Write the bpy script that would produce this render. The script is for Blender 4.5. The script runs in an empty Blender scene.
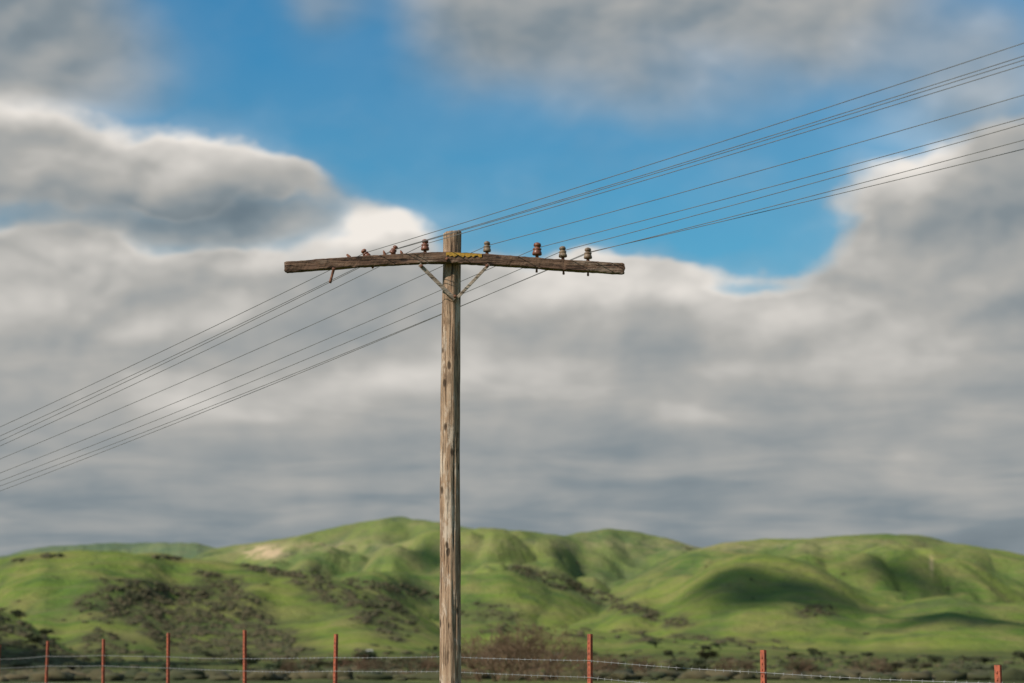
import bpy, bmesh, math, random
import numpy as np
from mathutils import Vector, Matrix
random.seed(4); rng=np.random.default_rng(7)
scene=bpy.context.scene
col=scene.collection
FL=70.0; F=1024*FL/36.0; HOR=648.0
pitch=math.atan((HOR-341.5)/F); cp,sp=math.cos(pitch),math.sin(pitch)
CZ=1.6
def P(px,py,Y):
    v=(341.5-py)/F; u=(px-512)/F; k=Y/(cp-v*sp)
    return Vector((u*k,Y,CZ+(sp+v*cp)*k))
def rowslope(py): return np.tan(pitch+np.arctan((341.5-np.asarray(py,float))/F))
def ss(a,b,x):
    t=np.clip((x-a)/(b-a),0,1); return t*t*(3-2*t)

# ---------------- camera
cam=bpy.data.cameras.new("camera"); co=bpy.data.objects.new("camera",cam); col.objects.link(co)
co.location=(0,0,CZ); co.rotation_euler=(math.pi/2+pitch,0,0)
cam.lens=FL; cam.sensor_width=36; cam.clip_start=0.1; cam.clip_end=40000
cam.dof.use_dof=True; cam.dof.focus_distance=17.7; cam.dof.aperture_fstop=2.0
scene.camera=co
scene.view_settings.view_transform='Standard'; scene.view_settings.look='None'; scene.view_settings.exposure=0

# ---------------- sun
S=Vector((-0.62,-0.46,0.63)).normalized()
sl=bpy.data.lights.new("sun",'SUN'); so=bpy.data.objects.new("sun",sl); col.objects.link(so)
sl.energy=4.6; sl.angle=math.radians(0.6); sl.color=(1,0.94,0.83)
so.rotation_euler=S.to_track_quat('Z','Y').to_euler()

# ---------------- node helpers
class NT:
    def __init__(s,nt): s.nt=nt; s.N=nt.nodes; s.L=nt.links
    def new(s,t,**k):
        n=s.N.new(t)
        for a,b in k.items(): setattr(n,a,b)
        return n
    def put(s,inp,v):
        if isinstance(v,bpy.types.NodeSocket): s.L.new(v,inp)
        else: inp.default_value=v
    def m(s,op,a,b=None,c=None,clamp=False):
        n=s.new('ShaderNodeMath',operation=op,use_clamp=clamp)
        s.put(n.inputs[0],a)
        if b is not None: s.put(n.inputs[1],b)
        if c is not None: s.put(n.inputs[2],c)
        return n.outputs[0]
    def vm(s,op,a,b=None):
        n=s.new('ShaderNodeVectorMath',operation=op)
        s.put(n.inputs[0],a)
        if b is not None: s.put(n.inputs[1],b)
        return n.outputs['Value'] if op in('LENGTH','DOT_PRODUCT') else n.outputs[0]
    def sstep(s,x,a,b,lo=0.0,hi=1.0):
        n=s.new('ShaderNodeMapRange',interpolation_type='SMOOTHSTEP')
        s.put(n.inputs[0],x); n.inputs[1].default_value=a; n.inputs[2].default_value=b
        n.inputs[3].default_value=lo; n.inputs[4].default_value=hi
        return n.outputs[0]
    def noise(s,vec,scale,detail=4,rough=0.5,dist=0.0,color=False):
        n=s.new('ShaderNodeTexNoise'); s.L.new(vec,n.inputs['Vector'])
        n.inputs['Scale'].default_value=scale; n.inputs['Detail'].default_value=detail
        n.inputs['Roughness'].default_value=rough; n.inputs['Distortion'].default_value=dist
        return n.outputs['Color' if color else 'Fac']
    def mix(s,f,a,b,mode='MIX'):
        n=s.new('ShaderNodeMix',data_type='RGBA',blend_type=mode)
        s.put(n.inputs[0],f)
        for i,v in((6,a),(7,b)):
            if isinstance(v,(tuple,list)) : v=tuple(v)+((1,) if len(v)==3 else ())
            s.put(n.inputs[i],v)
        return n.outputs[2]
    def mapping(s,vec,scale=(1,1,1),loc=(0,0,0)):
        n=s.new('ShaderNodeMapping'); s.L.new(vec,n.inputs[0])
        n.inputs['Scale'].default_value=scale; n.inputs['Location'].default_value=loc
        return n.outputs[0]
    def scale(s,v,f):
        n=s.new('ShaderNodeVectorMath',operation='SCALE'); s.L.new(v,n.inputs[0]); s.put(n.inputs['Scale'],f); return n.outputs[0]

def newmat(name):
    m=bpy.data.materials.new(name); m.use_nodes=True
    t=NT(m.node_tree); b=m.node_tree.nodes['Principled BSDF']
    b.inputs['Specular IOR Level'].default_value=0.25
    return m,t,b
def bump(t,b,h,strength,dist):
    n=t.new('ShaderNodeBump'); n.inputs['Strength'].default_value=strength; n.inputs['Distance'].default_value=dist
    t.L.new(h,n.inputs['Height']); t.L.new(n.outputs[0],b.inputs['Normal'])

# ---------------- world
w=bpy.data.worlds.new("World"); scene.world=w; w.use_nodes=True
for n in list(w.node_tree.nodes): w.node_tree.nodes.remove(n)
t=NT(w.node_tree)
out=t.new('ShaderNodeOutputWorld'); bg=t.new('ShaderNodeBackground'); t.L.new(bg.outputs[0],out.inputs[0])
STR=0.1; bg.inputs[1].default_value=STR
sky=t.new('ShaderNodeTexSky',sky_type='NISHITA'); sky.sun_disc=False
sky.sun_elevation=math.asin(S.z); sky.sun_rotation=math.atan2(S.x,S.y)%(2*math.pi)
tc=t.new('ShaderNodeTexCoord'); D=t.vm('NORMALIZE',tc.outputs['Generated'])
sep=t.new('ShaderNodeSeparateXYZ'); t.L.new(D,sep.inputs[0])
az=t.m('ARCTAN2',sep.outputs[0],sep.outputs[1]); el=t.m('ARCSINE',sep.outputs[2])
cb=t.new('ShaderNodeCombineXYZ'); t.L.new(az,cb.inputs[0]); t.L.new(el,cb.inputs[1]); Q0=cb.outputs[0]
def ang(px,py):
    p=P(px,py,1.0)-Vector((0,0,CZ)); return math.atan2(p.x,p.y), math.atan2(p.z,math.hypot(p.x,p.y))
def pxs(d): return d/F
def elr(y): return ang(512,y)[1]
Dz=t.mapping(D,scale=(1,1,1.5))
wc=t.noise(Dz,12.0,4,0.5,color=True)
wv=t.vm('SUBTRACT',wc,(0.5,0.5,0.5))
Q=t.vm('ADD',Q0,t.scale(wv,0.058))
Qs=t.vm('ADD',Q0,t.scale(wv,0.035))
Dw=t.vm('ADD',Dz,t.scale(wv,0.028))
n1=t.noise(Dw,16.0,5,0.50)
offv=Vector((-0.55,-0.1,0.9)).normalized()*0.013
Dw2=t.vm('ADD',Dw,tuple(offv)); n1b=t.noise(Dw2,18.0,3,0.45); n1a=t.noise(Dw,18.0,3,0.45)
emb=t.m('SUBTRACT',n1a,n1b)
def blobs(vec,lst,i0=0.2,i1=1.55):
    acc=None
    for (x,y,rx,ry,wt) in lst:
        a,e=ang(x,y)
        d=t.vm('SUBTRACT',vec,(a,e,0)); d=t.vm('MULTIPLY',d,(1/pxs(rx),1/pxs(ry),0)); l=t.vm('LENGTH',d)
        g=t.sstep(l,i0,i1,wt,0.0)
        acc=g if acc is None else t.m('ADD',acc,g)
    return acc
sq=t.new('ShaderNodeSeparateXYZ'); t.L.new(Q,sq.inputs[0])
lower=t.sstep(sq.outputs[1],elr(298),elr(228),1.05,0.0)
cov=blobs(Q,[(372,232,66,34,.78),(250,250,80,14,.28),(60,252,160,20,.42),(240,214,110,13,-.34),(888,200,62,60,.66),(1000,205,95,70,.75),
  (80,168,170,52,.86),(225,180,95,36,.64),(300,190,44,22,.22),(620,262,100,20,.34),(775,278,60,14,-.38),(700,270,60,14,-.12),(-170,170,170,120,.6),(1200,180,200,120,.7)])
high=t.sstep(el,math.radians(21),math.radians(34),0.0,0.42)
dens=t.m('ADD',t.m('ADD',t.m('ADD',lower,cov),high),t.m('ADD',-0.42,t.m('MULTIPLY',t.m('SUBTRACT',n1,0.5),1.05)))
aH=t.sstep(dens,-0.22,0.26)
nv=t.noise(Dw,6.5,3,0.45)
covs=blobs(Qs,[(655,-40,300,155,1.0),(490,-10,120,105,.28),(840,-5,130,80,.35),(1000,110,120,100,.60),(310,8,46,46,.42),(10,15,165,100,.95),(60,85,150,60,.30),(270,212,140,40,.72),(110,228,190,34,.75),(-150,0,200,200,.6)],0.0,1.5)
ds=t.m('ADD',covs,t.m('MULTIPLY',t.m('SUBTRACT',nv,0.5),0.80))
aS=t.sstep(ds,0.0,0.90,0.0,0.95)
one=lambda x: t.m('SUBTRACT',1.0,x)
alpha=one(t.m('MULTIPLY',one(aH),one(aS)))
haze=t.sstep(t.m('MAXIMUM',dens,t.m('SUBTRACT',ds,.5)),-0.75,0.10,0.0,0.22)
alpha=t.m('MAXIMUM',alpha,haze)
thin=t.sstep(dens,0.02,0.45,1.0,0.0)
thin=t.m('MULTIPLY',thin,aH)
zz=t.m('ADD',t.m('MAXIMUM',sep.outputs[2],0.0),0.09)
pc=t.new('ShaderNodeCombineXYZ'); t.L.new(t.m('DIVIDE',sep.outputs[0],zz),pc.inputs[0]); t.L.new(t.m('DIVIDE',sep.outputs[1],zz),pc.inputs[1])
band=t.noise(pc.outputs[0],2.1,4,0.48,0.4)
big=t.noise(Dw,8.0,3,0.45)
low1=t.sstep(el,elr(460),elr(250),1.0,0.0)
tone=blobs(Qs,[(370,224,84,28,.38),(250,252,130,20,.14),(90,264,140,18,.09),(630,278,120,30,.26),(760,300,90,26,.14),(888,150,64,36,.38),(940,185,60,26,.12),(80,118,160,24,.20),(230,148,90,22,.16),(100,213,220,22,-.22),(20,25,150,70,-.18),
  (260,208,120,18,-.14),(665,20,280,70,-.06),(985,210,90,34,-.17),(450,375,280,40,.09),(840,330,150,40,.10),(690,352,140,16,-.07),(330,345,120,22,-.06),(690,418,60,14,.13),(100,300,160,26,.07),(100,360,150,18,-.05),(250,420,200,20,.04),(1010,330,50,90,-.06),(550,300,90,22,.06)])
base=t.m('ADD',0.46,tone)
base=t.m('ADD',base,t.m('MULTIPLY',emb,t.m('ADD',.30,t.m('MULTIPLY',one(low1),.45))))
base=t.m('ADD',base,t.m('MULTIPLY',thin,0.13))
base=t.m('ADD',base,t.m('MULTIPLY',t.m('SUBTRACT',big,0.5),0.26))
base=t.m('ADD',base,t.m('MULTIPLY',t.m('MULTIPLY',t.m('SUBTRACT',band,0.5),0.44),t.m('ADD',.12,t.m('MULTIPLY',low1,.88))))
base=t.m('ADD',base,t.sstep(el,elr(550),elr(370),-0.14,0.0))
cr=t.new('ShaderNodeValToRGB'); t.L.new(base,cr.inputs[0])
els=cr.color_ramp.elements; els[0].position=0.05; els[0].color=(0.140,0.180,0.210,1); els[1].position=0.85; els[1].color=(0.88,0.83,0.77,1)
e=els.new(0.27); e.color=(0.230,0.270,0.295,1); e=els.new(0.50); e.color=(0.43,0.425,0.405,1)
cloud=t.vm('MULTIPLY',cr.outputs[0],(1/STR,)*3)
grad=t.sstep(el,elr(270),elr(0),0.0,1.0)
skyc=t.mix(grad,t.vm('MULTIPLY',sky.outputs[0],(0.34,0.96,1.10)),t.vm('MULTIPLY',sky.outputs[0],(0.25,0.92,1.17)))
fin=t.mix(alpha,skyc,cloud)
t.L.new(fin,bg.inputs[0])

# ---------------- terrain
def make_pn(seed):
    r=np.random.default_rng(seed); perm=r.permutation(1024); an=r.uniform(0,2*np.pi,1024)
    def h(i,j): return an[perm[(perm[i&1023]+j)&1023]]
    def f(x,y):
        x=np.asarray(x,float); y=np.asarray(y,float)
        xi=np.floor(x).astype(int); yi=np.floor(y).astype(int); fx=x-xi; fy=y-yi
        u=fx*fx*fx*(fx*(fx*6-15)+10); v=fy*fy*fy*(fy*(fy*6-15)+10)
        def g(a,b):
            th=h(xi+a,yi+b); return np.cos(th)*(fx-a)+np.sin(th)*(fy-b)
        return ((g(0,0)*(1-u)+g(1,0)*u)*(1-v)+(g(0,1)*(1-u)+g(1,1)*u)*v)*1.5
    return f
pn=make_pn(3); pn2=make_pn(11)
def billow(x,y):
    a=np.abs(pn(x,y)); a=np.sqrt(a*a+.006)-.05
    return np.clip(a*1.4+0.42*np.abs(pn2(x*2.1+5,y*2.1))+0.22*np.abs(pn(x*4.3+9,y*4.3)),0,1)
def B1(x,y): return billow(x/290+3.3+0.25*pn2(x/300,y/300),y/430+1.7)
def B2(x,y): return np.clip(np.abs(pn2(x/75+.5*pn(x/160,y/160),y/170+4))*2.2,0,1)
LAY=[
 (7000,2500,.5,[(-300,565),(0,556),(30,549),(100,543),(190,543),(215,549),(300,560),(500,575),(1400,578)]),
 (3900,1500,.50,[(-300,610),(150,580),(200,554),(230,546),(285,539),(330,530),(380,519),(400,517.5),(430,523),(480,530),(530,532),(570,537),(605,531),(635,531.5),(660,538),(690,546),(720,552),(800,562),(1400,585)]),
 (3100,1500,.50,[(400,660),(500,640),(600,600),(660,562),(700,549),(730,544),(760,542),(820,539),(860,537),(900,535.5),(925,537),(950,543),(985,549),(1024,558),(1100,572),(1400,560)]),
 (1700,760,.56,[(-400,570),(0,562),(40,556),(100,554.5),(150,556),(200,561),(260,567),(330,580),(370,594),(420,616),(460,640),(500,660),(1400,670)]),
 (2450,600,.55,[(150,670),(220,630),(280,590),(330,578),(370,572),(410,574),(440,574),(480,573),(510,569),(540,577),(570,588),(600,600),(640,614),(690,628),(760,645),(820,660),(1400,670)]),
 (2200,620,.20,[(600,670),(640,636),(665,606),(690,580),(715,563),(740,555),(760,554),(790,558),(820,569),(850,586),(875,603),(900,622),(940,650),(1100,670)]),
 (2050,520,.45,[(820,670),(850,640),(880,614),(910,602),(950,597),(990,603),(1030,602),(1080,604),(1400,604)]),
 (900,330,.5,[(-400,575),(-60,590),(0,610),(30,624),(60,644),(100,665),(400,670)]),
 (1350,460,.5,[(330,670),(400,654),(450,643),(520,634),(580,631),(640,636),(720,643),(800,649),(900,652),(1400,655)]),
]
def lay_interp(pts):
    xs=np.arange(-420,1440,4.0); px=[p[0] for p in pts]; py=[p[1] for p in pts]
    ys=np.interp(xs,px,py); k=np.array([1,2,3,2,1.]); k/=k.sum()
    yp=np.pad(ys,2,mode='edge'); return xs,np.convolve(yp,k,'valid')
LI=[lay_interp(l[3]) for l in LAY]
def terrain(x,y):
    x=np.asarray(x,float); y=np.asarray(y,float); r=np.hypot(x,y); az=np.arctan2(x,y)
    yy=np.maximum(y,1.0); A=512+F*1.009*np.clip(x/yy,-1.0,1.0)
    near=0.25*ss(7,15,r)+0.06*pn(x/5,y/5)*ss(3,8,r)
    val=near*(1-ss(60,300,r))-3.6*ss(70,320,r)+ss(150,500,r)*0.5*pn(x/90,y/90)
    acc=np.zeros_like(x)
    b1=B1(x,y); b2=B2(x,y)
    for k,(D0,wf,gd,_) in enumerate(LAY):
        xs,ys=LI[k]
        row=np.interp(A,xs,ys)
        wob=0.2 if k in(5,6) else 1.0
        Dk=D0*(1+wob*(0.07*pn(A/130+k*7.1,np.full_like(A,k+.5))+0.03*pn2(A/50+k*3.1,np.full_like(A,k+.5))))
        H=np.maximum(0,CZ+3.6+rowslope(row)*Dk)
        tf=np.clip((yy-(Dk-wf))/wf,0,1); s=0.45*np.sin(tf*np.pi/2)**1.2+0.55*tf*tf*(3-2*tf)
        tb=np.clip((yy-Dk)/(wf*0.7),0,1); sb=1-0.85*tb*tb*(3-2*tb)
        s=np.where(yy<Dk,s,sb)
        g=gd*(1-b1)+.11*(1-b2)
        acc+= (H*s*(1-g*(1-s**4)))**8
    h=acc**(1/8)
    h=h+ss(800,1500,yy)*(3.5*pn(x/120,y/120)+1.7*pn2(x/50,y/50)+0.9*pn(x/20,y/20))*np.clip(h/30,0,1)
    wfr=(1-ss(.45,.62,np.abs(az)))*(y>0)
    gen=150*billow(x/1100,y/1100)*ss(900,3000,r)
    return val+h*wfr+gen*(1-wfr)
TA=np.arange(-60,1090,3.0); TY=np.concatenate([np.geomspace(60,800,120),np.geomspace(803,7500,900)])
TZ=terrain(((TA-512)/F/1.009)[:,None]*TY[None,:],np.broadcast_to(TY[None,:],(len(TA),len(TY))).copy()); TS=(TZ-CZ)/TY[None,:]
def hit(px,py):
    sl=float(rowslope(py)); v=(341.5-py)/F; xs_=(px-512)/F/(cp-v*sp)
    a=(512+F*1.009*xs_+60)/3.0; i0=int(min(max(a,0),len(TA)-2)); f=min(max(a-i0,0),1)
    s=TS[i0]*(1-f)+TS[i0+1]*f; m=s>=sl; i=int(np.argmax(m))
    if not m[i]: return None
    return xs_*TY[i],TY[i],TZ[i0][i]*(1-f)+TZ[i0+1][i]*f
azf=np.arctan((np.arange(-110,1136,1.25)-512)/F)
rest=np.linspace(azf[-1],azf[0]+2*np.pi,170)[1:-1]
AZ=np.concatenate([azf,rest]); nA=len(AZ)
R=np.concatenate([[1.0],np.linspace(3,100,30),np.geomspace(100,1100,100)[1:],np.geomspace(1100,4600,320)[1:],np.geomspace(4600,14000,45)[1:]])
nR=len(R)
rr,aa=np.meshgrid(R,AZ,indexing='ij'); X=rr*np.sin(aa); Y=rr*np.cos(aa); Z=terrain(X,Y)
V=np.stack([X,Y,Z],-1).reshape(-1,3); V=np.vstack([V,[[0,0,0]]])
i=np.arange(nR-1)[:,None]*nA; j=np.arange(nA)[None,:]; j2=(j+1)%nA
quads=np.stack([i+j,i+nA+j,i+nA+j2,i+j2],-1).reshape(-1,4)[:, ::-1]
def mesh_np(name,V,quads=None,tris=None):
    me=bpy.data.meshes.new(name); me.vertices.add(len(V)); me.vertices.foreach_set('co',np.asarray(V,np.float32).ravel())
    nq=0 if quads is None else len(quads); nt=0 if tris is None else len(tris)
    lv=[]; st=[]; tot=[]
    if nq: lv.append(quads.ravel()); st.append(np.arange(nq)*4); tot.append(np.full(nq,4))
    if nt: lv.append(tris.ravel()); st.append(nq*4+np.arange(nt)*3); tot.append(np.full(nt,3))
    lv=np.concatenate(lv).astype(np.int32); me.loops.add(len(lv)); me.loops.foreach_set('vertex_index',lv)
    me.polygons.add(nq+nt); me.polygons.foreach_set('loop_start',np.concatenate(st).astype(np.int32)); me.polygons.foreach_set('loop_total',np.concatenate(tot).astype(np.int32))
    me.update(calc_edges=True); return me
c0=len(V)-1
tr=np.stack([np.full(nA,c0),np.arange(nA),(np.arange(nA)+1)%nA],-1)[:, ::-1]
me=mesh_np("terrain",V,quads,tr); me.polygons.foreach_set('use_smooth',np.ones(len(me.polygons),bool))
if me.polygons[1000].normal.z<0: me.flip_normals()
A_=512+F*1.009*V[:,0]/np.maximum(V[:,1],1); v_=(V[:,2]-CZ)/np.maximum(V[:,1],1); row_=341.5-F*np.tan(np.arctan(v_)-pitch)
ok=(V[:,1]>1200)
bare=ok*(1.2*np.exp(-(((A_-262)/22)**2+((row_-553)/6.5)**2)**1.5)+0.6*np.exp(-(((A_-933)/2.2)**2+((row_-565)/10)**2)**2)+0.30*np.exp(-((A_-700)/260)**2-((row_-545)/6)**2)+.35*np.exp(-((A_-300)/90)**2-((row_-546)/7)**2))
at=me.attributes.new('bare','FLOAT','POINT'); at.data.foreach_set('value',np.clip(bare,0,1).astype(np.float32))
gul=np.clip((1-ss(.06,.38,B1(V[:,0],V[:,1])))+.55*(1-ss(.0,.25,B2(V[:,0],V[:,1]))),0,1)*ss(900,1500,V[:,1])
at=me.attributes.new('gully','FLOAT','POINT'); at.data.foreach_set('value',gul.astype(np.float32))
ter=bpy.data.objects.new("terrain",me); col.objects.link(ter); ter["kind"]="structure"; ter["label"]="rolling green grassy hills above a flat valley floor"; ter["category"]="hills"
m,t,b=newmat("hill_grass")
geo=t.new('ShaderNodeNewGeometry'); pos=geo.outputs['Position']
nA1=t.noise(pos,0.0035,5,0.55); nB=t.noise(pos,0.018,6,0.6); nC=t.noise(pos,0.12,5,0.65)
c=t.mix(t.sstep(nA1,0.35,0.65),(0.098,0.152,0.026),(0.185,0.218,0.036))
c=t.mix(t.sstep(nB,0.42,0.66,0,.9),c,(0.220,0.202,0.062))
c=t.mix(t.sstep(nB,0.46,0.30,0,.8),c,(0.066,0.104,0.028))
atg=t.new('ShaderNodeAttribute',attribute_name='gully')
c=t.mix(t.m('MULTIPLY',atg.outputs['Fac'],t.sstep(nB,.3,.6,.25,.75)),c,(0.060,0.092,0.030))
c=t.mix(t.sstep(nC,0.5,0.72,0,0.5),c,(0.062,0.070,0.030))
spz=t.new('ShaderNodeSeparateXYZ'); t.L.new(pos,spz.inputs[0])
zl=t.m('ADD',t.m('MULTIPLY',spz.outputs[2],0.8),t.m('MULTIPLY',nB,12.0)); tr_=t.m('SINE',zl)
c=t.mix(t.sstep(tr_,0.4,1.0,0,0.30),c,(0.17,0.15,0.065))
vf=t.m('MULTIPLY',t.sstep(spz.outputs[2],3,-2.5,0,1),t.sstep(spz.outputs[1],500,250,.75,1))
vf=t.m('MAXIMUM',vf,t.m('MULTIPLY',t.sstep(spz.outputs[1],45,80,0,1),t.sstep(spz.outputs[1],300,240,0,1)))
c=t.mix(t.m('MULTIPLY',vf,t.sstep(nB,.40,.60,.95,.45)),c,(0.050,0.048,0.026))
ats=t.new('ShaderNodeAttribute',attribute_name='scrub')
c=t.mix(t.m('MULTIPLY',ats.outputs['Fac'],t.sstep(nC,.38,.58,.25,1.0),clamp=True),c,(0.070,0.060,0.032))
atn=t.new('ShaderNodeAttribute',attribute_name='bare')
bf=t.m('MULTIPLY',atn.outputs['Fac'],t.sstep(t.noise(pos,0.035,6,0.75),0.40,0.54),clamp=True)
c=t.mix(bf,c,(0.50,0.36,0.22))
far=t.sstep(spz.outputs[1],1300,7000,0.03,0.55)  # atmospheric haze put into the base colour, growing with distance
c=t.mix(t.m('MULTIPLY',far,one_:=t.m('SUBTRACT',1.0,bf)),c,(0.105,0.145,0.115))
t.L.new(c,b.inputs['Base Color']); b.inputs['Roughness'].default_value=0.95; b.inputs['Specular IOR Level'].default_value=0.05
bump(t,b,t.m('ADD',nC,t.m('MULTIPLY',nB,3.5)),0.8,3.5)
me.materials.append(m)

# ---------------- chaparral
def ico(sub):
    bm=bmesh.new(); bmesh.ops.create_icosphere(bm,subdivisions=sub,radius=1); v=np.array([x.co[:] for x in bm.verts]); f=np.array([[q.index for q in p.verts] for p in bm.faces]); bm.free(); return v,f
IV,IF=ico(2)
def scatter(name,pts,mat,label,cat,hs=0.8):
    vs=[];fs=[];o=0
    for (x,y,z,s) in pts:
        v=IV*(1+rng.uniform(-.35,.35,(len(IV),1))); 
        v=v*np.array([rng.uniform(.8,2.0),rng.uniform(.8,1.4),hs*rng.uniform(.5,1.1)])*s
        v[:,2]=np.maximum(v[:,2],-0.5*s)
        vs.append(v+np.array([x,y,z+0.2*s])); fs.append(IF+o); o+=len(IV)
    me=mesh_np(name,np.vstack(vs),None,np.vstack(fs)); me.materials.append(mat)
    ob=bpy.data.objects.new(name,me); col.objects.link(ob); ob["kind"]="stuff"; ob["label"]=label; ob["category"]=cat; return ob
m_sh,t,b=newmat("chaparral_leaves")
geo=t.new('ShaderNodeNewGeometry'); rn=t.noise(geo.outputs['Position'],0.12,3,0.6); rf=t.noise(geo.outputs['Position'],1.2,4,0.7)
c=t.mix(t.sstep(rn,0.38,0.62),(0.052,0.056,0.024),(0.108,0.084,0.046)); c=t.mix(t.sstep(rf,0.4,0.7,0,0.5),c,(0.034,0.038,0.018))
t.L.new(c,b.inputs['Base Color']); b.inputs['Roughness'].default_value=1
def inpoly(x,y,p):
    c=False; j=len(p)-1
    for i in range(len(p)):
        if (p[i][1]>y)!=(p[j][1]>y) and x<(p[j][0]-p[i][0])*(y-p[i][1])/(p[j][1]-p[i][1])+p[i][0]: c=not c
        j=i
    return c
REG=[([(100,578),(150,582),(225,596),(268,620),(315,652),(290,660),(180,655),(110,612)],2300,.50),
     ([(195,572),(225,574),(262,606),(235,604)],150,.5),
     ([(75,600),(100,592),(130,655),(85,655)],120,.5),
     ([(240,564),(300,572),(330,578),(335,584),(255,572)],280,.45),
     ([(285,580),(330,584),(400,602),(420,632),(395,642),(350,615)],560,.56),
     ([(325,576),(420,588),(445,600),(360,590)],200,.45),
     ([(496,565),(520,566),(580,584),(640,606),(690,622),(682,628),(630,615),(560,590)],560,.42),
     ([(-20,612),(20,622),(70,655),(95,683),(-20,683)],700,.45),
     ([(795,606),(830,606),(838,617),(800,617)],40,.4),
     ([(440,596),(520,610),(560,628),(470,624)],50,.55),
     ([(480,622),(800,642),(800,650),(480,634)],200,.62),
     ([(0,560),(1000,560),(1020,640),(0,640)],40,.35)]
pts=[]
for poly,n,th in REG:
    x0=min(p[0] for p in poly);x1=max(p[0] for p in poly);y0=min(p[1] for p in poly);y1=max(p[1] for p in poly)
    k=0;tries=0
    while k<n and tries<n*14:
        tries+=1; x=random.uniform(x0,x1); y=random.uniform(y0,y1)
        if not inpoly(x,y,poly): continue
        if float(pn((x+1.5*y)/20,(y-.35*x)/6))*1.1+0.35*float(pn2(x/5,y/2.5))+0.5<th+random.uniform(-.05,.08): continue
        h=hit(x,y)
        if h is None or h[1]<350: continue
        pts.append((h[0],h[1],h[2],random.choice([random.uniform(.7,1.4),random.uniform(1.0,1.8)])*(h[1]/1700)**0.5)); k+=1
for (x,y,n) in [(45,556,4),(58,555,3),(168,557,5),(175,558,3),(156,557,2),(688,548,4),(20,560,3)]:
    for _ in range(n):
        h=hit(x+random.uniform(-5,5),y+random.uniform(0.3,2))
        if h is not None: pts.append((h[0],h[1],h[2],random.uniform(1.8,3)))
scatter("chaparral",pts,m_sh,"dark olive and brown scrub spread over the green slopes","scrub")
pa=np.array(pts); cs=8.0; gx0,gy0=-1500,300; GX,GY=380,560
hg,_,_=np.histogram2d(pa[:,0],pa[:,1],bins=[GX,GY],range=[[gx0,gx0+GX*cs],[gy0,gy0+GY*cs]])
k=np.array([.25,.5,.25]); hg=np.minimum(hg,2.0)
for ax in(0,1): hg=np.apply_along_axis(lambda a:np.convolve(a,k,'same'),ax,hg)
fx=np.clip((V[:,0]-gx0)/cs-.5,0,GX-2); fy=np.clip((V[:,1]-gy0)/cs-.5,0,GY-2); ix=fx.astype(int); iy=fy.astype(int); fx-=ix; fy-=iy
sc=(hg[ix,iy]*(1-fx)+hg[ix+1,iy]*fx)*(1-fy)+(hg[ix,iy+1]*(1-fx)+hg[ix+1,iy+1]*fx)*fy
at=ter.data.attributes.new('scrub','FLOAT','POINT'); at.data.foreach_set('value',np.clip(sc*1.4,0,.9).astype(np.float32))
pts=[]
for _ in range(3200):
    Yv=random.choice([random.uniform(88,260),random.uniform(140,1050)]); A=random.uniform(-40,1064); x=(A-512)/F/1.01*Yv
    nn=float(pn2(x/22,Yv/60))
    if Yv>200 and nn<.02 and random.random()<.85: continue
    pts.append((x,Yv,float(np.interp(Yv,TY,TZ[int(min(max((A+60)/3,0),len(TA)-1))])),random.uniform(.3,.9)*(0.6+Yv/700)))
scatter("valley_brush",pts,m_sh,"low dark brush covering the valley floor","brush",0.6)

# ---------------- trees
m_lf,t,b=newmat("tree_leaves")
oi=t.new('ShaderNodeObjectInfo'); geo=t.new('ShaderNodeNewGeometry'); rf=t.noise(geo.outputs['Position'],0.9,3,0.6)
c=t.mix(oi.outputs['Random'],(0.052,0.070,0.030),(0.110,0.096,0.050)); c=t.mix(t.sstep(rf,.4,.65,0,.5),c,(0.032,0.044,0.020))
t.L.new(c,b.inputs['Base Color']); b.inputs['Roughness'].default_value=.9
m_bk,t,b=newmat("bark"); geo=t.new('ShaderNodeNewGeometry'); c=t.mix(t.noise(geo.outputs['Position'],6,4,.6),(0.05,0.038,0.028),(0.13,0.10,0.075)); t.L.new(c,b.inputs['Base Color']); b.inputs['Roughness'].default_value=.95
def tube_into(vs,fs,p,q,r0,r1,n=5):
    p=Vector(p);q=Vector(q);d=(q-p)
    if d.length<1e-6: return
    a=d.orthogonal().normalized(); bb=d.normalized().cross(a); o=len(vs)
    for c,r in((p,r0),(q,r1)):
        for i in range(n):
            th=2*math.pi*i/n; vs.append(tuple(c+a*(r*math.cos(th))+bb*(r*math.sin(th))))
    for i in range(n): fs.append((o+i,o+(i+1)%n,o+n+(i+1)%n,o+n+i))
def obj(name,vs,fs,mat,smooth=False):
    me=bpy.data.meshes.new(name); me.from_pydata([tuple(v) for v in vs],[],fs); me.materials.append(mat)
    if smooth: me.polygons.foreach_set('use_smooth',np.ones(len(me.polygons),bool))
    me.update(); ob=bpy.data.objects.new(name,me); col.objects.link(ob); return ob
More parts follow.
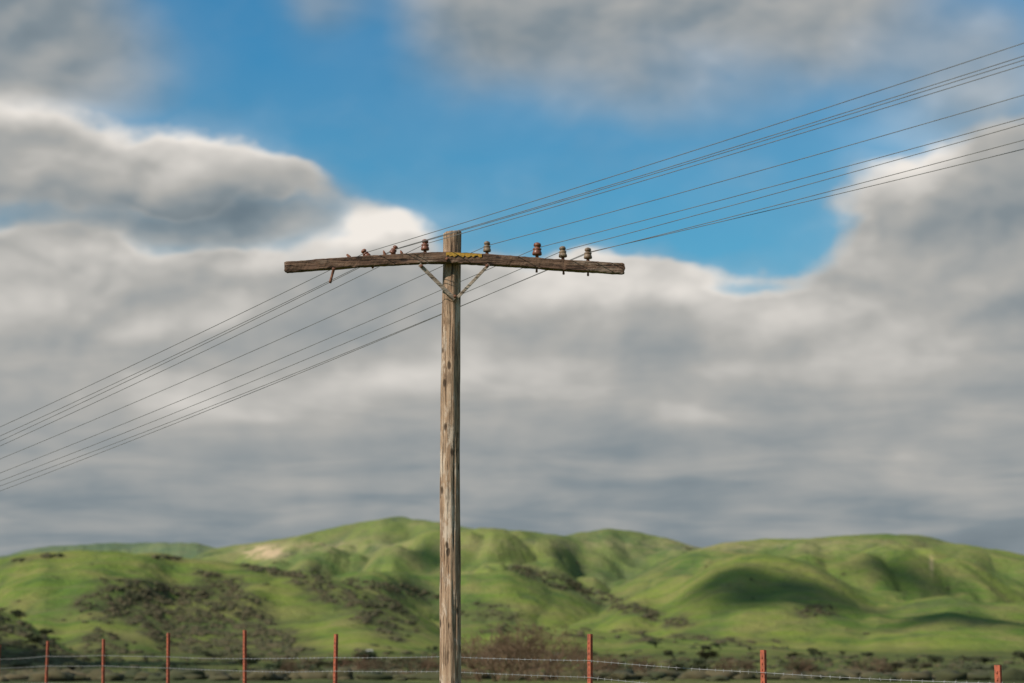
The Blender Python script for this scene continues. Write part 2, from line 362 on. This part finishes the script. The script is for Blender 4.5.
def tree_meshes(seed,H):
    rd=random.Random(seed); vs=[];fs=[]; lobes=[]
    th=H*0.22; tube_into(vs,fs,(0,0,-.3),(0.05*H,0,th),.045*H,.03*H,7)
    for k in range(9):
        a=rd.uniform(0,6.28); rad=rd.uniform(.15,.45)*H; tip=Vector((math.cos(a)*rad,math.sin(a)*rad,rd.uniform(.28,.85)*H)); mid=Vector((0.05*H,0,th)).lerp(tip,.5)+Vector((0,0,.04*H))
        tube_into(vs,fs,(0.05*H,0,th*rd.uniform(.8,1)),mid,.022*H,.014*H); tube_into(vs,fs,mid,tip,.014*H,.005*H); lobes.append((tip,rd.uniform(.13,.26)*H))
    trunk=(vs,fs); cv=[];cf=[]
    for c,r in lobes:
        for _ in range(150):
            d=Vector((rd.gauss(0,1),rd.gauss(0,1),rd.gauss(0,1))).normalized()*r*rd.uniform(.5,1.15); d.z*=.8
            p=c+d; s=rd.uniform(.018,.042)*H; a=Vector((rd.gauss(0,1),rd.gauss(0,1),rd.gauss(0,1))).normalized(); b2=a.orthogonal().normalized()*s; a=a*s; o=len(cv)
            cv+= [p-a,p+b2,p+a*.9,p-b2*.9]; cf.append((o,o+1,o+2,o+3))
    return trunk,(cv,cf)
protos=[]
for s in range(4):
    (tv,tf),(cv,cf)=tree_meshes(s+5,1.0)
    a=bpy.data.meshes.new("trunk"); a.from_pydata(tv,[],tf); a.materials.append(m_bk)
    c=bpy.data.meshes.new("crown"); c.from_pydata([tuple(v) for v in cv],[],cf); c.materials.append(m_lf); protos.append((a,c))
def add_tree(x,y,H,wd=1.25):
    a,c=random.choice(protos); e=bpy.data.objects.new("tree",None); col.objects.link(e); e.location=(x,y,float(terrain(x,y))-.05*H); e.rotation_euler=(0,0,random.uniform(0,6.28)); e.scale=(H*wd,H*wd,H)
    for n,mm in(("trunk",a),("crown",c)):
        o=bpy.data.objects.new(n,mm); col.objects.link(o); o.parent=e
    e["label"]="dark green rounded tree standing in the grassy valley"; e["category"]="tree"; e["group"]="trees dotted across the valley floor"
for _ in range(56):
    A=random.choice([random.uniform(600,1040),random.uniform(600,860),random.uniform(250,440),random.uniform(-10,440)])
    Yt=random.uniform(210,520); add_tree((A-512)/F/1.01*Yt,Yt,random.uniform(1.5,3.6),random.uniform(1.7,3.0))
for _ in range(40):
    A=random.uniform(-10,1040); Yt=random.uniform(600,1150); add_tree((A-512)/F/1.01*Yt,Yt,random.uniform(2.4,5),random.uniform(1.6,2.6))

# bare brown shrubs
m_tw,t,b=newmat("bare_twigs"); oi=t.new('ShaderNodeObjectInfo'); c=t.mix(oi.outputs['Random'],(0.120,0.068,0.040),(0.165,0.105,0.062)); t.L.new(c,b.inputs['Base Color']); b.inputs['Roughness'].default_value=.9
def shrub_mesh(seed):
    rd=random.Random(seed); vs=[];fs=[]
    def grow(p,d,L,r,dep):
        q=p+d*L; tube_into(vs,fs,p,q,r,r*.7,3)
        if dep==0: return
        for _ in range(rd.choice([2,3,3])):
            nd=(d+Vector((rd.gauss(0,.6),rd.gauss(0,.6),rd.gauss(-.02,.42)))).normalized(); grow(q,nd,L*rd.uniform(.6,.82),r*.68,dep-1)
    for k in range(10):
        a=rd.uniform(0,6.28); s=rd.uniform(.2,1.1); grow(Vector((0.3*math.cos(a),0.3*math.sin(a),-.1)),Vector((s*math.cos(a),s*math.sin(a),1)).normalized(),.6,.024,5)
    zm=sorted(v[2] for v in vs)[int(len(vs)*.985)]; vs=[(v[0]/zm*.85,v[1]/zm*.85,v[2]/zm) for v in vs]
    me=bpy.data.meshes.new("bare_shrub"); me.from_pydata(vs,[],fs); me.materials.append(m_tw); return me
shm=[shrub_mesh(1),shrub_mesh(2),shrub_mesh(3)]
for A,Yt,H in [(488,86,2.0),(502,84,2.35),(518,92,1.9),(540,84,2.3),(554,90,1.9),(574,88,1.4),(600,94,1.2),(650,104,1.2),(735,110,1.2),(420,100,1.2),(300,108,1.2),(350,104,1.3),(385,112,1.1),(526,100,2.1),(472,95,1.4),(800,106,1.1),(870,112,1.2),(511,102,2.1)]:
    x=(A-512)/F/1.01*Yt; o=bpy.data.objects.new("bare_shrub",random.choice(shm)); col.objects.link(o); o.location=(x,Yt,float(terrain(x,Yt))); o.rotation_euler=(0,0,random.uniform(0,6.28)); o.scale=(H,H,H)
    o["label"]="leafless reddish brown shrub in the grass behind the fence"; o["category"]="shrub"; o["group"]="leafless shrubs behind the fence"

# ---------------- wood materials
def wood(name,ax,c1,c2,c3,dark=0.5,knots=True):
    m,t,b=newmat(name); tc=t.new('ShaderNodeTexCoord'); o=tc.outputs['Object']
    wvn=t.noise(o,3.0,3,.5,color=True); wo=t.vm('ADD',o,t.scale(t.vm('SUBTRACT',wvn,(.5,.5,.5)),.03))
    s=[34,34,34]; s[ax]=1.1; g1=t.noise(t.mapping(wo,scale=tuple(s)),1.0,7,0.70,0.6)
    s=[90,90,90]; s[ax]=2.2; g2=t.noise(t.mapping(wo,scale=tuple(s)),1.0,5,0.65,0.4)
    s=[7,7,7]; s[ax]=2.0; g3=t.noise(t.mapping(wo,scale=tuple(s)),1.0,6,0.72)
    s=[11,11,11]; s[ax]=5.0
    vo=t.new('ShaderNodeTexVoronoi'); vo.inputs['Scale'].default_value=1.0; t.L.new(t.mapping(wo,scale=tuple(s),loc=(3,1,7)),vo.inputs['Vector']); vd=vo.outputs['Distance']
    c=t.mix(t.sstep(g1,.40,.60),c1,c2); c=t.mix(t.sstep(g3,.51,.60,0,.85),c,c3)
    c=t.mix(t.sstep(g3,.47,.37,0,.65),c,tuple(x*.48 for x in c1))
    c=t.mix(t.sstep(g2,.53,.61,0,dark),c,tuple(x*.24 for x in c1))
    c=t.mix(t.sstep(g1,.42,.36,0,.90),c,tuple(x*.12 for x in c1))
    if knots: c=t.mix(t.sstep(vd,.26,.14,0,.9),c,tuple(x*.18 for x in c1))
    t.L.new(c,b.inputs['Base Color']); b.inputs['Roughness'].default_value=.88
    hgt=t.m('SUBTRACT',t.m('MULTIPLY',g1,1.2),t.m('MULTIPLY',t.sstep(g2,.5,.68),.6))
    if knots: hgt=t.m('SUBTRACT',hgt,t.sstep(vd,.26,.10,0,.8))
    bump(t,b,hgt,.9,0.010); return m
m_pole=wood("weathered_pole_wood",2,(0.33,0.200,0.122),(0.44,0.295,0.195),(0.58,0.450,0.345),.62)
m_arm=wood("weathered_arm_wood",0,(0.125,0.066,0.042),(0.19,0.112,0.072),(0.27,0.19,0.14),.7)
m_br=wood("weathered_brace_wood",0,(0.24,0.17,0.12),(0.38,0.29,0.22),(0.42,0.34,0.27),.3,False)
def plain(name,ca,cb_,sc,rough=.6,metal=0.,spec=.4):
    m,t,b=newmat(name); tc=t.new('ShaderNodeTexCoord'); n=t.noise(tc.outputs['Object'],sc,5,.65); c=t.mix(t.sstep(n,.35,.65),ca,cb_); t.L.new(c,b.inputs['Base Color']); b.inputs['Roughness'].default_value=rough; b.inputs['Metallic'].default_value=metal; b.inputs['Specular IOR Level'].default_value=spec
    bump(t,b,n,.3,.002); return m
m_iron=plain("rusty_iron",(0.13,0.050,0.028),(0.24,0.095,0.050),40,.8)
m_ins=plain("brown_glazed_ceramic",(0.12,0.038,0.020),(0.22,0.078,0.040),28,.4,0,.4)
m_ins2=plain("dusty_amber_glass",(0.11,0.065,0.038),(0.26,0.18,0.115),30,.5,0,.3)
m_yel=plain("ochre_lichen",(0.50,0.27,0.03),(0.30,0.17,0.04),60,.95)
m_wire=plain("oxidised_wire",(0.11,0.10,0.095),(0.16,0.15,0.14),5,.6,.1)

# ---------------- utility pole
YP=17.6
top=P(452,233,YP); PX=P(450.7,420,YP).x
pole=bpy.data.objects.new("utility_pole",None); col.objects.link(pole); pole.location=(PX,YP,float(terrain(PX,YP)))
pole["label"]="weathered wooden utility pole with crossarm and old insulators"; pole["category"]="utility pole"
bpy.context.view_layer.update()
base=pole.location.copy()
def local(o,parent):
    me=o.data; me.transform(Matrix.Translation(-base)); o.parent=parent; return o
ns,nr=64,200; vs=[];fs=[]
zt=top.z; zb=-1.0
for i in range(nr+1):
    f=i/nr; z=zb+(zt-zb)*f; rad=0.100*(1-f)+0.080*f
    cx=PX+ (top.x-PX)*max(0,(z-1.6)/(zt-1.6))+0.007*math.sin(z*1.3)
    for k in range(ns):
        th=2*math.pi*k/ns; ct,st_=math.cos(th),math.sin(th)
        n=float(pn(ct*2.0+5,st_*2.0+z*.35))*.007+float(pn2(ct*6,st_*6+z*.22))*.004+float(pn(ct*3+z*1.1+40,st_*3+z*1.4))*.005
        cr_=float(pn(ct*2.6+20+z*.05,st_*2.6+z*.22)); n-=0.018*max(0,1-abs(cr_-.05)/.03)
        r=rad+n; zz_=z+(0.014*math.cos(th+.6)+.006*random.uniform(-1,1) if i==nr else 0)
        vs.append((cx+r*ct,YP+r*st_,zz_))
for i in range(nr):
    for k in range(ns): a=i*ns+k; b_=i*ns+(k+1)%ns; fs.append((a,b_,b_+ns,a+ns))
o=len(vs); vs.append((top.x,YP,zt+.004)); 
for k in range(ns): fs.append((nr*ns+k,nr*ns+(k+1)%ns,o))
shaft=local(obj("shaft",vs,fs,m_pole,True),pole); shaft["label"]="straight weathered tan pole with long drying cracks"
YA=YP-.115
armpts=[(284.5,267.5),(320,265.0),(360,262),(400,259.5),(430,258.3),(451,258),(480,259.5),(520,262),(560,265.3),(600,267.6),(624.5,269)]
def armz(x): return float(np.interp(x,[p[0] for p in armpts],[p[1] for p in armpts]))
HH=0.047; HD=0.045
vs=[];fs=[]; prof=[(-1,-.85),(-.85,-1),(0,-1),(.85,-1),(1,-.85),(1,0),(1,.85),(.85,1),(0,1),(-.85,1),(-1,.85),(-1,0)]
NS=140
for i in range(NS+1):
    x=284.5+(624.5-284.5)*i/NS; c=P(x,armz(x),YA)
    for k,(a,bz) in enumerate(prof):
        jx=0
        if i==0: jx=0.02*random.uniform(-.4,1)
        if i==NS: jx=0.006*random.uniform(-1,1)
        n=.006*float(pn(i*.12+k*3.3,k*.7))+.004*float(pn2(i*.5,k*2.))
        e=.86 if i in(0,NS) else 1
        vs.append((c.x+jx,YA+(a*HD*e)+n,c.z+bz*HH*e+n))
L=len(prof)
for i in range(NS):
    for k in range(L): a=i*L+k; b_=i*L+(k+1)%L; fs.append((a,b_,b_+L,a+L)[::-1])
fs.append(tuple(range(L))); fs.append(tuple(range(NS*L,NS*L+L))[::-1])
arm=local(obj("crossarm",vs,fs,m_arm),pole); arm["label"]="dark cracked crossarm bowed down at both ends"
bm=bmesh.new(); bm.from_mesh(arm.data); bmesh.ops.recalc_face_normals(bm,faces=bm.faces); bm.to_mesh(arm.data); bm.free()
def bar(name,p,q,w_,d_,mat):
    p=Vector(p);q=Vector(q);dr=(q-p).normalized(); side=dr.cross(Vector((0,1,0))).normalized(); bm=bmesh.new()
    for e in(p-dr*.02,q+dr*.02):
        for s1,s2 in((-1,-1),(1,-1),(1,1),(-1,1)): bm.verts.new(e+side*(w_*s1)+Vector((0,d_*s2,0)))
    bm.verts.ensure_lookup_table(); V_=bm.verts
    for f in((0,1,2,3),(7,6,5,4),(0,4,5,1),(1,5,6,2),(2,6,7,3),(3,7,4,0)): bm.faces.new([V_[i] for i in f])
    bmesh.ops.recalc_face_normals(bm,faces=bm.faces); bmesh.ops.bevel(bm,geom=bm.edges[:],offset=.003,segments=1,affect='EDGES')
    me=bpy.data.meshes.new(name); bm.to_mesh(me); bm.free(); me.materials.append(mat); o=bpy.data.objects.new(name,me); col.objects.link(o); return local(o,pole)
yb=YA-HD-.012
b1=bar("brace",P(421,266,yb),P(453.5,298,YP-.108),.017,.006,m_br); b1["label"]="pale weathered flat wooden brace"
b2=bar("brace",P(487.5,266,yb),P(458,297,YP-.120),.014,.004,m_br); b2["label"]="pale weathered flat wooden brace"
def lathe(name,prof,mat,n=20):
    vs=[];fs=[]
    for r,z in prof:
        for k in range(n): th=2*math.pi*k/n; vs.append((r*math.cos(th),r*math.sin(th),z))
    for i in range(len(prof)-1):
        for k in range(n): a=i*n+k; b_=i*n+(k+1)%n; fs.append((a,b_,b_+n,a+n))
    fs.append(tuple(range(n))[::-1]); fs.append(tuple((len(prof)-1)*n+k for k in range(n)))
    return obj(name,vs,fs,mat,True)
for x,y,Yd in[(455,296.5,YP-.130),(421.5,266,yb-.008),(487,266,yb-.006),(447,259,YA-HD-.006)]:
    c=P(x,y,Yd); bo=lathe("bolt",[(.016,0),(.016,.004),(.011,.005),(.011,.014),(.006,.016)],m_iron,6)
    bo.data.transform(Matrix.Translation(c)@Matrix.Rotation(math.pi/2,4,'X')); local(bo,pole)
vs=[];fs=[]
for i in range(18):
    x=446+i*2.1; c=P(x,armz(x),YA-HD-.004); wv_=random.uniform(.008,.034)
    vs+= [(c.x,YA-HD-.0085,c.z+HH-.004-wv_),(c.x,YA-HD-.009,c.z+HH+.004),(c.x,YA+HD*.3,c.z+HH+.0095)]
for i in range(17):
    a=i*3; fs+=[(a,a+3,a+4,a+1),(a+1,a+4,a+5,a+2)]
li=local(obj("lichen_patch",vs,fs,m_yel),pole); li["label"]="ochre yellow patch along the top edge of the arm"
INS_P=[(.010,.0),(.034,.0),(.038,.006),(.036,.022),(.031,.034),(.029,.038),(.034,.043),(.033,.053),(.022,.057),(.021,.066),(.029,.071),(.030,.082),(.024,.094),(.010,.100)]
INS=[(368,.85,-35,'b',0),(392,.8,28,'b',0),(425,1.0,0,'b',1),(487,.95,0,'g',1),(537,1.15,2,'b',1),(563,1.0,-3,'g',1),(588,1.0,0,'g',1)]
attach=[]
for x,s,tilt,k,pin in INS:
    c=P(x,armz(x),YA); zt_=c.z+HH
    if x==368: zt_-=.02
    o=lathe("insulator",INS_P,m_ins if k=='b' else m_ins2)
    T=Matrix.Translation((c.x,YA,zt_+(.028 if pin else .012)))@Matrix.Rotation(math.radians(tilt),4,'Y')@Matrix.Scale(s,4)
    o.data.transform(T); local(o,pole); o["label"]="brown ceramic pin insulator" if k=='b' else "dusty amber glass pin insulator"
    lowp=-.130 if x>500 else (-.10)
    p=lathe("pin",[(.009,lowp),(.011,lowp+.012),(.009,lowp+.02),(.011,.0),(.016,.004),(.014,.02),(.009,.05)],m_iron,10)
    p.data.transform(Matrix.Translation((c.x,YA,zt_))@Matrix.Rotation(math.radians(tilt*.8),4,'Y')); 
    p.data.transform(Matrix.Translation(-base)); p.parent=o
    attach.append(T@Vector((0,.022,.062)))
hp=lathe("broken_pin",[(.012,0),(.013,.02),(.011,.06),(.013,.12),(.019,.125),(.019,.14)],m_iron,8)
c=P(330,283,YA-.03); hp.data.transform(Matrix.Translation(c)@Matrix.Rotation(math.radians(14),4,'Y')); local(hp,pole); hp["label"]="rusty broken pin hanging below the arm"
for x in(350,385,402):
    c=P(x,armz(x),YA); q=lathe("pin",[(.012,-.01),(.014,.01),(.010,.014+random.uniform(.0,.03)),(.004,.03+random.uniform(.0,.02))],m_iron,7)
    q.data.transform(Matrix.Translation((c.x,YA,c.z+HH))@Matrix.Rotation(math.radians(random.uniform(-50,50)),4,'Y')); local(q,pole)

# ---------------- wires
def tube_path(name,pts,r,mat,n=6):
    vs=[];fs=[]
    for i,p in enumerate(pts):
        d=(pts[min(i+1,len(pts)-1)]-pts[max(i-1,0)]).normalized(); a=d.cross(Vector((0,0,1))).normalized(); b_=a.cross(d)
        for k in range(n): th=2*math.pi*k/n; vs.append(p+a*(r*math.cos(th))+b_*(r*math.sin(th)))
    for i in range(len(pts)-1):
        for k in range(n): a=i*n+k; c=i*n+(k+1)%n; fs.append((a,c,c+n,a+n))
    return obj(name,vs,fs,mat,True)
WR=[(0,43,427),(1,56,436),(2,65,446),(3,95,459),(4,118,473),(5,124,481),(6,149,491)]
WR+= [(1,60,441),(6,140,486)]
for q,(k,rx_,lx_) in enumerate(WR):
    p0=attach[k].copy()
    if q>=7: p0=p0+Vector((.012,-.045,-.012))
    def side(sgn,exitx,exity,T):
        u=P(exitx,exity,1.0).x
        tt=(u*p0.y-p0.x)/(sgn+u*sgn)
        Ye=p0.y-sgn*tt; pe=P(exitx,exity,Ye); curv=.0035
        s=(pe.z-p0.z-curv*tt*tt)/tt
        return [Vector((p0.x+sgn*q_,p0.y-sgn*q_,p0.z+s*q_+curv*q_*q_)) for q_ in np.linspace(0,T,60)]
    Lp=side(-1,0,lx_,32); Rp=side(1,1024,rx_,30)
    pts=Lp[::-1]+Rp[1:]
    wv=tube_path("overhead_wire",pts,.0029,m_wire); wv["label"]="thin dark overhead wire resting on the pole's insulators"; wv["category"]="wire"; wv["group"]="overhead wires on the utility pole"

# ---------------- fence
m_post,t,b=newmat("red_rusted_steel"); tc=t.new('ShaderNodeTexCoord'); n=t.noise(tc.outputs['Object'],14,5,.65)
c=t.mix(t.sstep(n,.38,.62),(0.42,0.105,0.055),(0.27,0.080,0.048)); c=t.mix(t.sstep(t.noise(tc.outputs['Object'],50,3,.6),.58,.7),c,(.16,.06,.035)); t.L.new(c,b.inputs['Base Color']); b.inputs['Roughness'].default_value=.8
m_barb=plain("galvanised_wire",(0.20,0.19,0.18),(0.30,0.285,0.27),9,.7,.1)
fence=bpy.data.objects.new("barbed_wire_fence",None); col.objects.link(fence)
Y0=36.0
tops={-2:650,-1:645,0:641,1:639,2:633,3:630,4:634,5:633,6:634,7:650,8:665,9:690}
fp=[]
for i in range(-2,10):
    Yi=Y0*(1-.0706*i); u=(-465+84.5*i)/(1-.0706*i)
    if i==6: u+=4
    fp.append((i,P(512+u,tops[i],Yi)))
fb=fp[5][1]; fence.location=(fb.x,fb.y,float(terrain(fb.x,fb.y))); fbase=fence.location.copy()
fence["label"]="barbed wire fence on red rusted steel T-posts"; fence["category"]="fence"
fd=(fp[9][1]-fp[3][1]); fd.z=0; fd.normalize(); fn=Vector((fd.y,-fd.x,0))
for i,tp in fp:
    g=float(terrain(tp.x,tp.y)); vs=[];fs=[]; h0=g-.35; h1=tp.z; lean=Vector((random.uniform(-.05,.05),random.uniform(-.03,.03),0))
    sec=[(-.03,.0),(.03,.0),(.03,.006),(.004,.006),(.004,.045),(-.004,.045),(-.004,.006),(-.03,.006)]
    NSg=14
    for q in range(NSg+1):
        f=q/NSg; z=h0+(h1-h0)*f
        for a,d in sec:
            p=Vector((tp.x,tp.y,z))+lean*(f-1)+fd*a-fn*d*1.0; vs.append(p)
    for q in range(NSg):
        for k in range(8): a=q*8+k; c=q*8+(k+1)%8; fs.append((a,c,c+8,a+8))
    fs.append(tuple(NSg*8+k for k in range(8)))
    z=g+.1
    while z<h1-.05:
        c=Vector((tp.x,tp.y,z))+lean*((z-h0)/(h1-h0)-1); o=len(vs)
        for dz in(-.008,.008):
            for a,d in((-.009,0),(.009,0),(.007,-.009),(-.007,-.009)): vs.append(c+fd*a-fn*d+Vector((0,0,dz)))
        fs+=[(o,o+1,o+2,o+3),(o+7,o+6,o+5,o+4),(o+1,o+5,o+6,o+2),(o+2,o+6,o+7,o+3),(o+3,o+7,o+4,o)]
        z+=.054
    po=obj("fence_post",vs,fs,m_post); po.data.transform(Matrix.Translation(-fbase)); po.parent=fence
WLV={-2:.27,-1:.27,0:.27,1:.27,2:.36,3:.40,4:.30,5:.27,6:.27,7:.20,8:.14,9:.10}
for lv in(0,.17,.47,.80):
    vs=[];fs=[]
    for q in range(len(fp)-1):
        a=fp[q][1]-Vector((0,0,lv+WLV[fp[q][0]]))+fn*.014; b_=fp[q+1][1]-Vector((0,0,lv+WLV[fp[q+1][0]]))+fn*.014; Lg=(b_-a).length; n=24; sag=random.uniform(.002,.012)
        pr=[a.lerp(b_,s/n)-Vector((0,0,sag*4*(s/n)*(1-s/n))) for s in range(n+1)]
        for s in range(n): tube_into(vs,fs,pr[s],pr[s+1],.0026,.0026,5)
        nb=int(Lg/.125)
        for s in range(nb):
            f=(s+.5)/nb; p=a.lerp(b_,f)-Vector((0,0,sag*4*f*(1-f))); th=random.uniform(0,3.14)
            d=Vector((random.uniform(-.3,.3),math.cos(th),math.sin(th))).normalized()*.02; e=Vector((random.uniform(-.3,.3),-math.sin(th),math.cos(th))).normalized()*.02
            tube_into(vs,fs,p-d,p+d,.0022,.001,3); tube_into(vs,fs,p-e,p+e,.0022,.001,3)
            dd=(b_-a).normalized()*.011; tube_into(vs,fs,p-dd,p+dd,.0050,.0050,5)
    st=obj("barbed_wire",vs,fs,m_barb); st.data.transform(Matrix.Translation(-fbase)); st.parent=fence

# ---------------- small farm buildings far off
m_wl=plain("white_siding",(0.50,0.48,0.43),(0.60,0.58,0.54),.8,.8); m_rf=plain("grey_roof",(0.30,0.29,0.27),(0.36,0.35,0.33),.8,.8); m_dk=plain("dark_opening",(0.03,0.03,0.03),(0.05,0.05,0.05),1,.6)
def box(bm,x0,x1,y0,y1,z0,z1):
    vv=[bm.verts.new(p) for p in((x0,y0,z0),(x1,y0,z0),(x1,y1,z0),(x0,y1,z0),(x0,y0,z1),(x1,y0,z1),(x1,y1,z1),(x0,y1,z1))]
    for f in((0,3,2,1),(4,5,6,7),(0,1,5,4),(1,2,6,5),(2,3,7,6),(3,0,4,7)): bm.faces.new([vv[i] for i in f])
def shed(A,Yd,W,Hh,label,zoff=0):
    x=(A-512)/F/1.01*Yd; e=bpy.data.objects.new("farm_shed",None); col.objects.link(e); e.location=(x,Yd,float(terrain(x,Yd))+zoff); e["label"]=label; e["category"]="shed"
    def add(n,fn_,mt):
        bm=bmesh.new(); fn_(bm); me=bpy.data.meshes.new(n); bm.to_mesh(me); bm.free(); me.materials.append(mt); o=bpy.data.objects.new(n,me); col.objects.link(o); o.parent=e
    add("wall",lambda bm:box(bm,-W/2,W/2,-1,1,-.9,Hh),m_wl)
    def rf(bm):
        v=[bm.verts.new(p) for p in((-W/2-.2,-1.3,Hh),(W/2+.2,-1.3,Hh),(W/2+.2,1.3,Hh),(-W/2-.2,1.3,Hh),(-W/2-.2,0,Hh+.6),(W/2+.2,0,Hh+.6))]
        for f in((0,1,5,4),(2,3,4,5),(0,4,3),(1,2,5),(0,3,2,1)): bm.faces.new([v[i] for i in f])
    add("roof",rf,m_rf); add("door",lambda bm:box(bm,-.4,.4,-1.05,-.98,0,1.7),m_dk); add("window",lambda bm:box(bm,W/4-.1,W/4+.4,-1.04,-.98,.9,1.4),m_dk)
shed(370,900,2.4,1.7,"small cream farm shed with grey roof in the valley",.4)
shed(556,900,2.4,1.7,"tiny white shed at the foot of the hills",.4)

# ---------------- out-of-view clouds added to cast shadow patches on the hills
m_cl,t,b=newmat("shadow_cloud_white"); b.inputs['Roughness'].default_value=1
geo=t.new('ShaderNodeNewGeometry'); c=t.mix(t.noise(geo.outputs['Position'],.02,6,.6),(.75,.76,.78),(.9,.9,.9)); t.L.new(c,b.inputs['Base Color'])
CV,CF=ico(5)
def cloud(px,py,rx,ry,rz=30,sd=0):
    h=hit(px,py)
    if h is None: return
    c=np.array(h)+np.array(S[:])*6000
    n=pn(CV[:,0]*1.6+sd,CV[:,1]*1.6+CV[:,2]*1.3)*.45+np.abs(pn2(CV[:,0]*4+sd,CV[:,1]*4+CV[:,2]*3))*.35
    v=CV*(1+n[:,None])*np.array([rx,ry,rz]); v[:,2]=np.where(v[:,2]<0,v[:,2]*.4,v[:,2])
    me=mesh_np("cloud",v,None,CF); me.polygons.foreach_set('use_smooth',np.ones(len(me.polygons),bool)); me.materials.append(m_cl)
    o=bpy.data.objects.new("cloud",me); col.objects.link(o); o.location=tuple(c); o["kind"]="structure"; o["label"]="white out-of-view cloud added to cast a shadow patch on the hills"; o["category"]="cloud"
cloud(768,594,72,95,24,1)
cloud(905,580,36,70,20,5)
cloud(970,618,60,70,22,9)
cloud(30,665,70,90,30,14)
cloud(430,560,34,60,20,22)
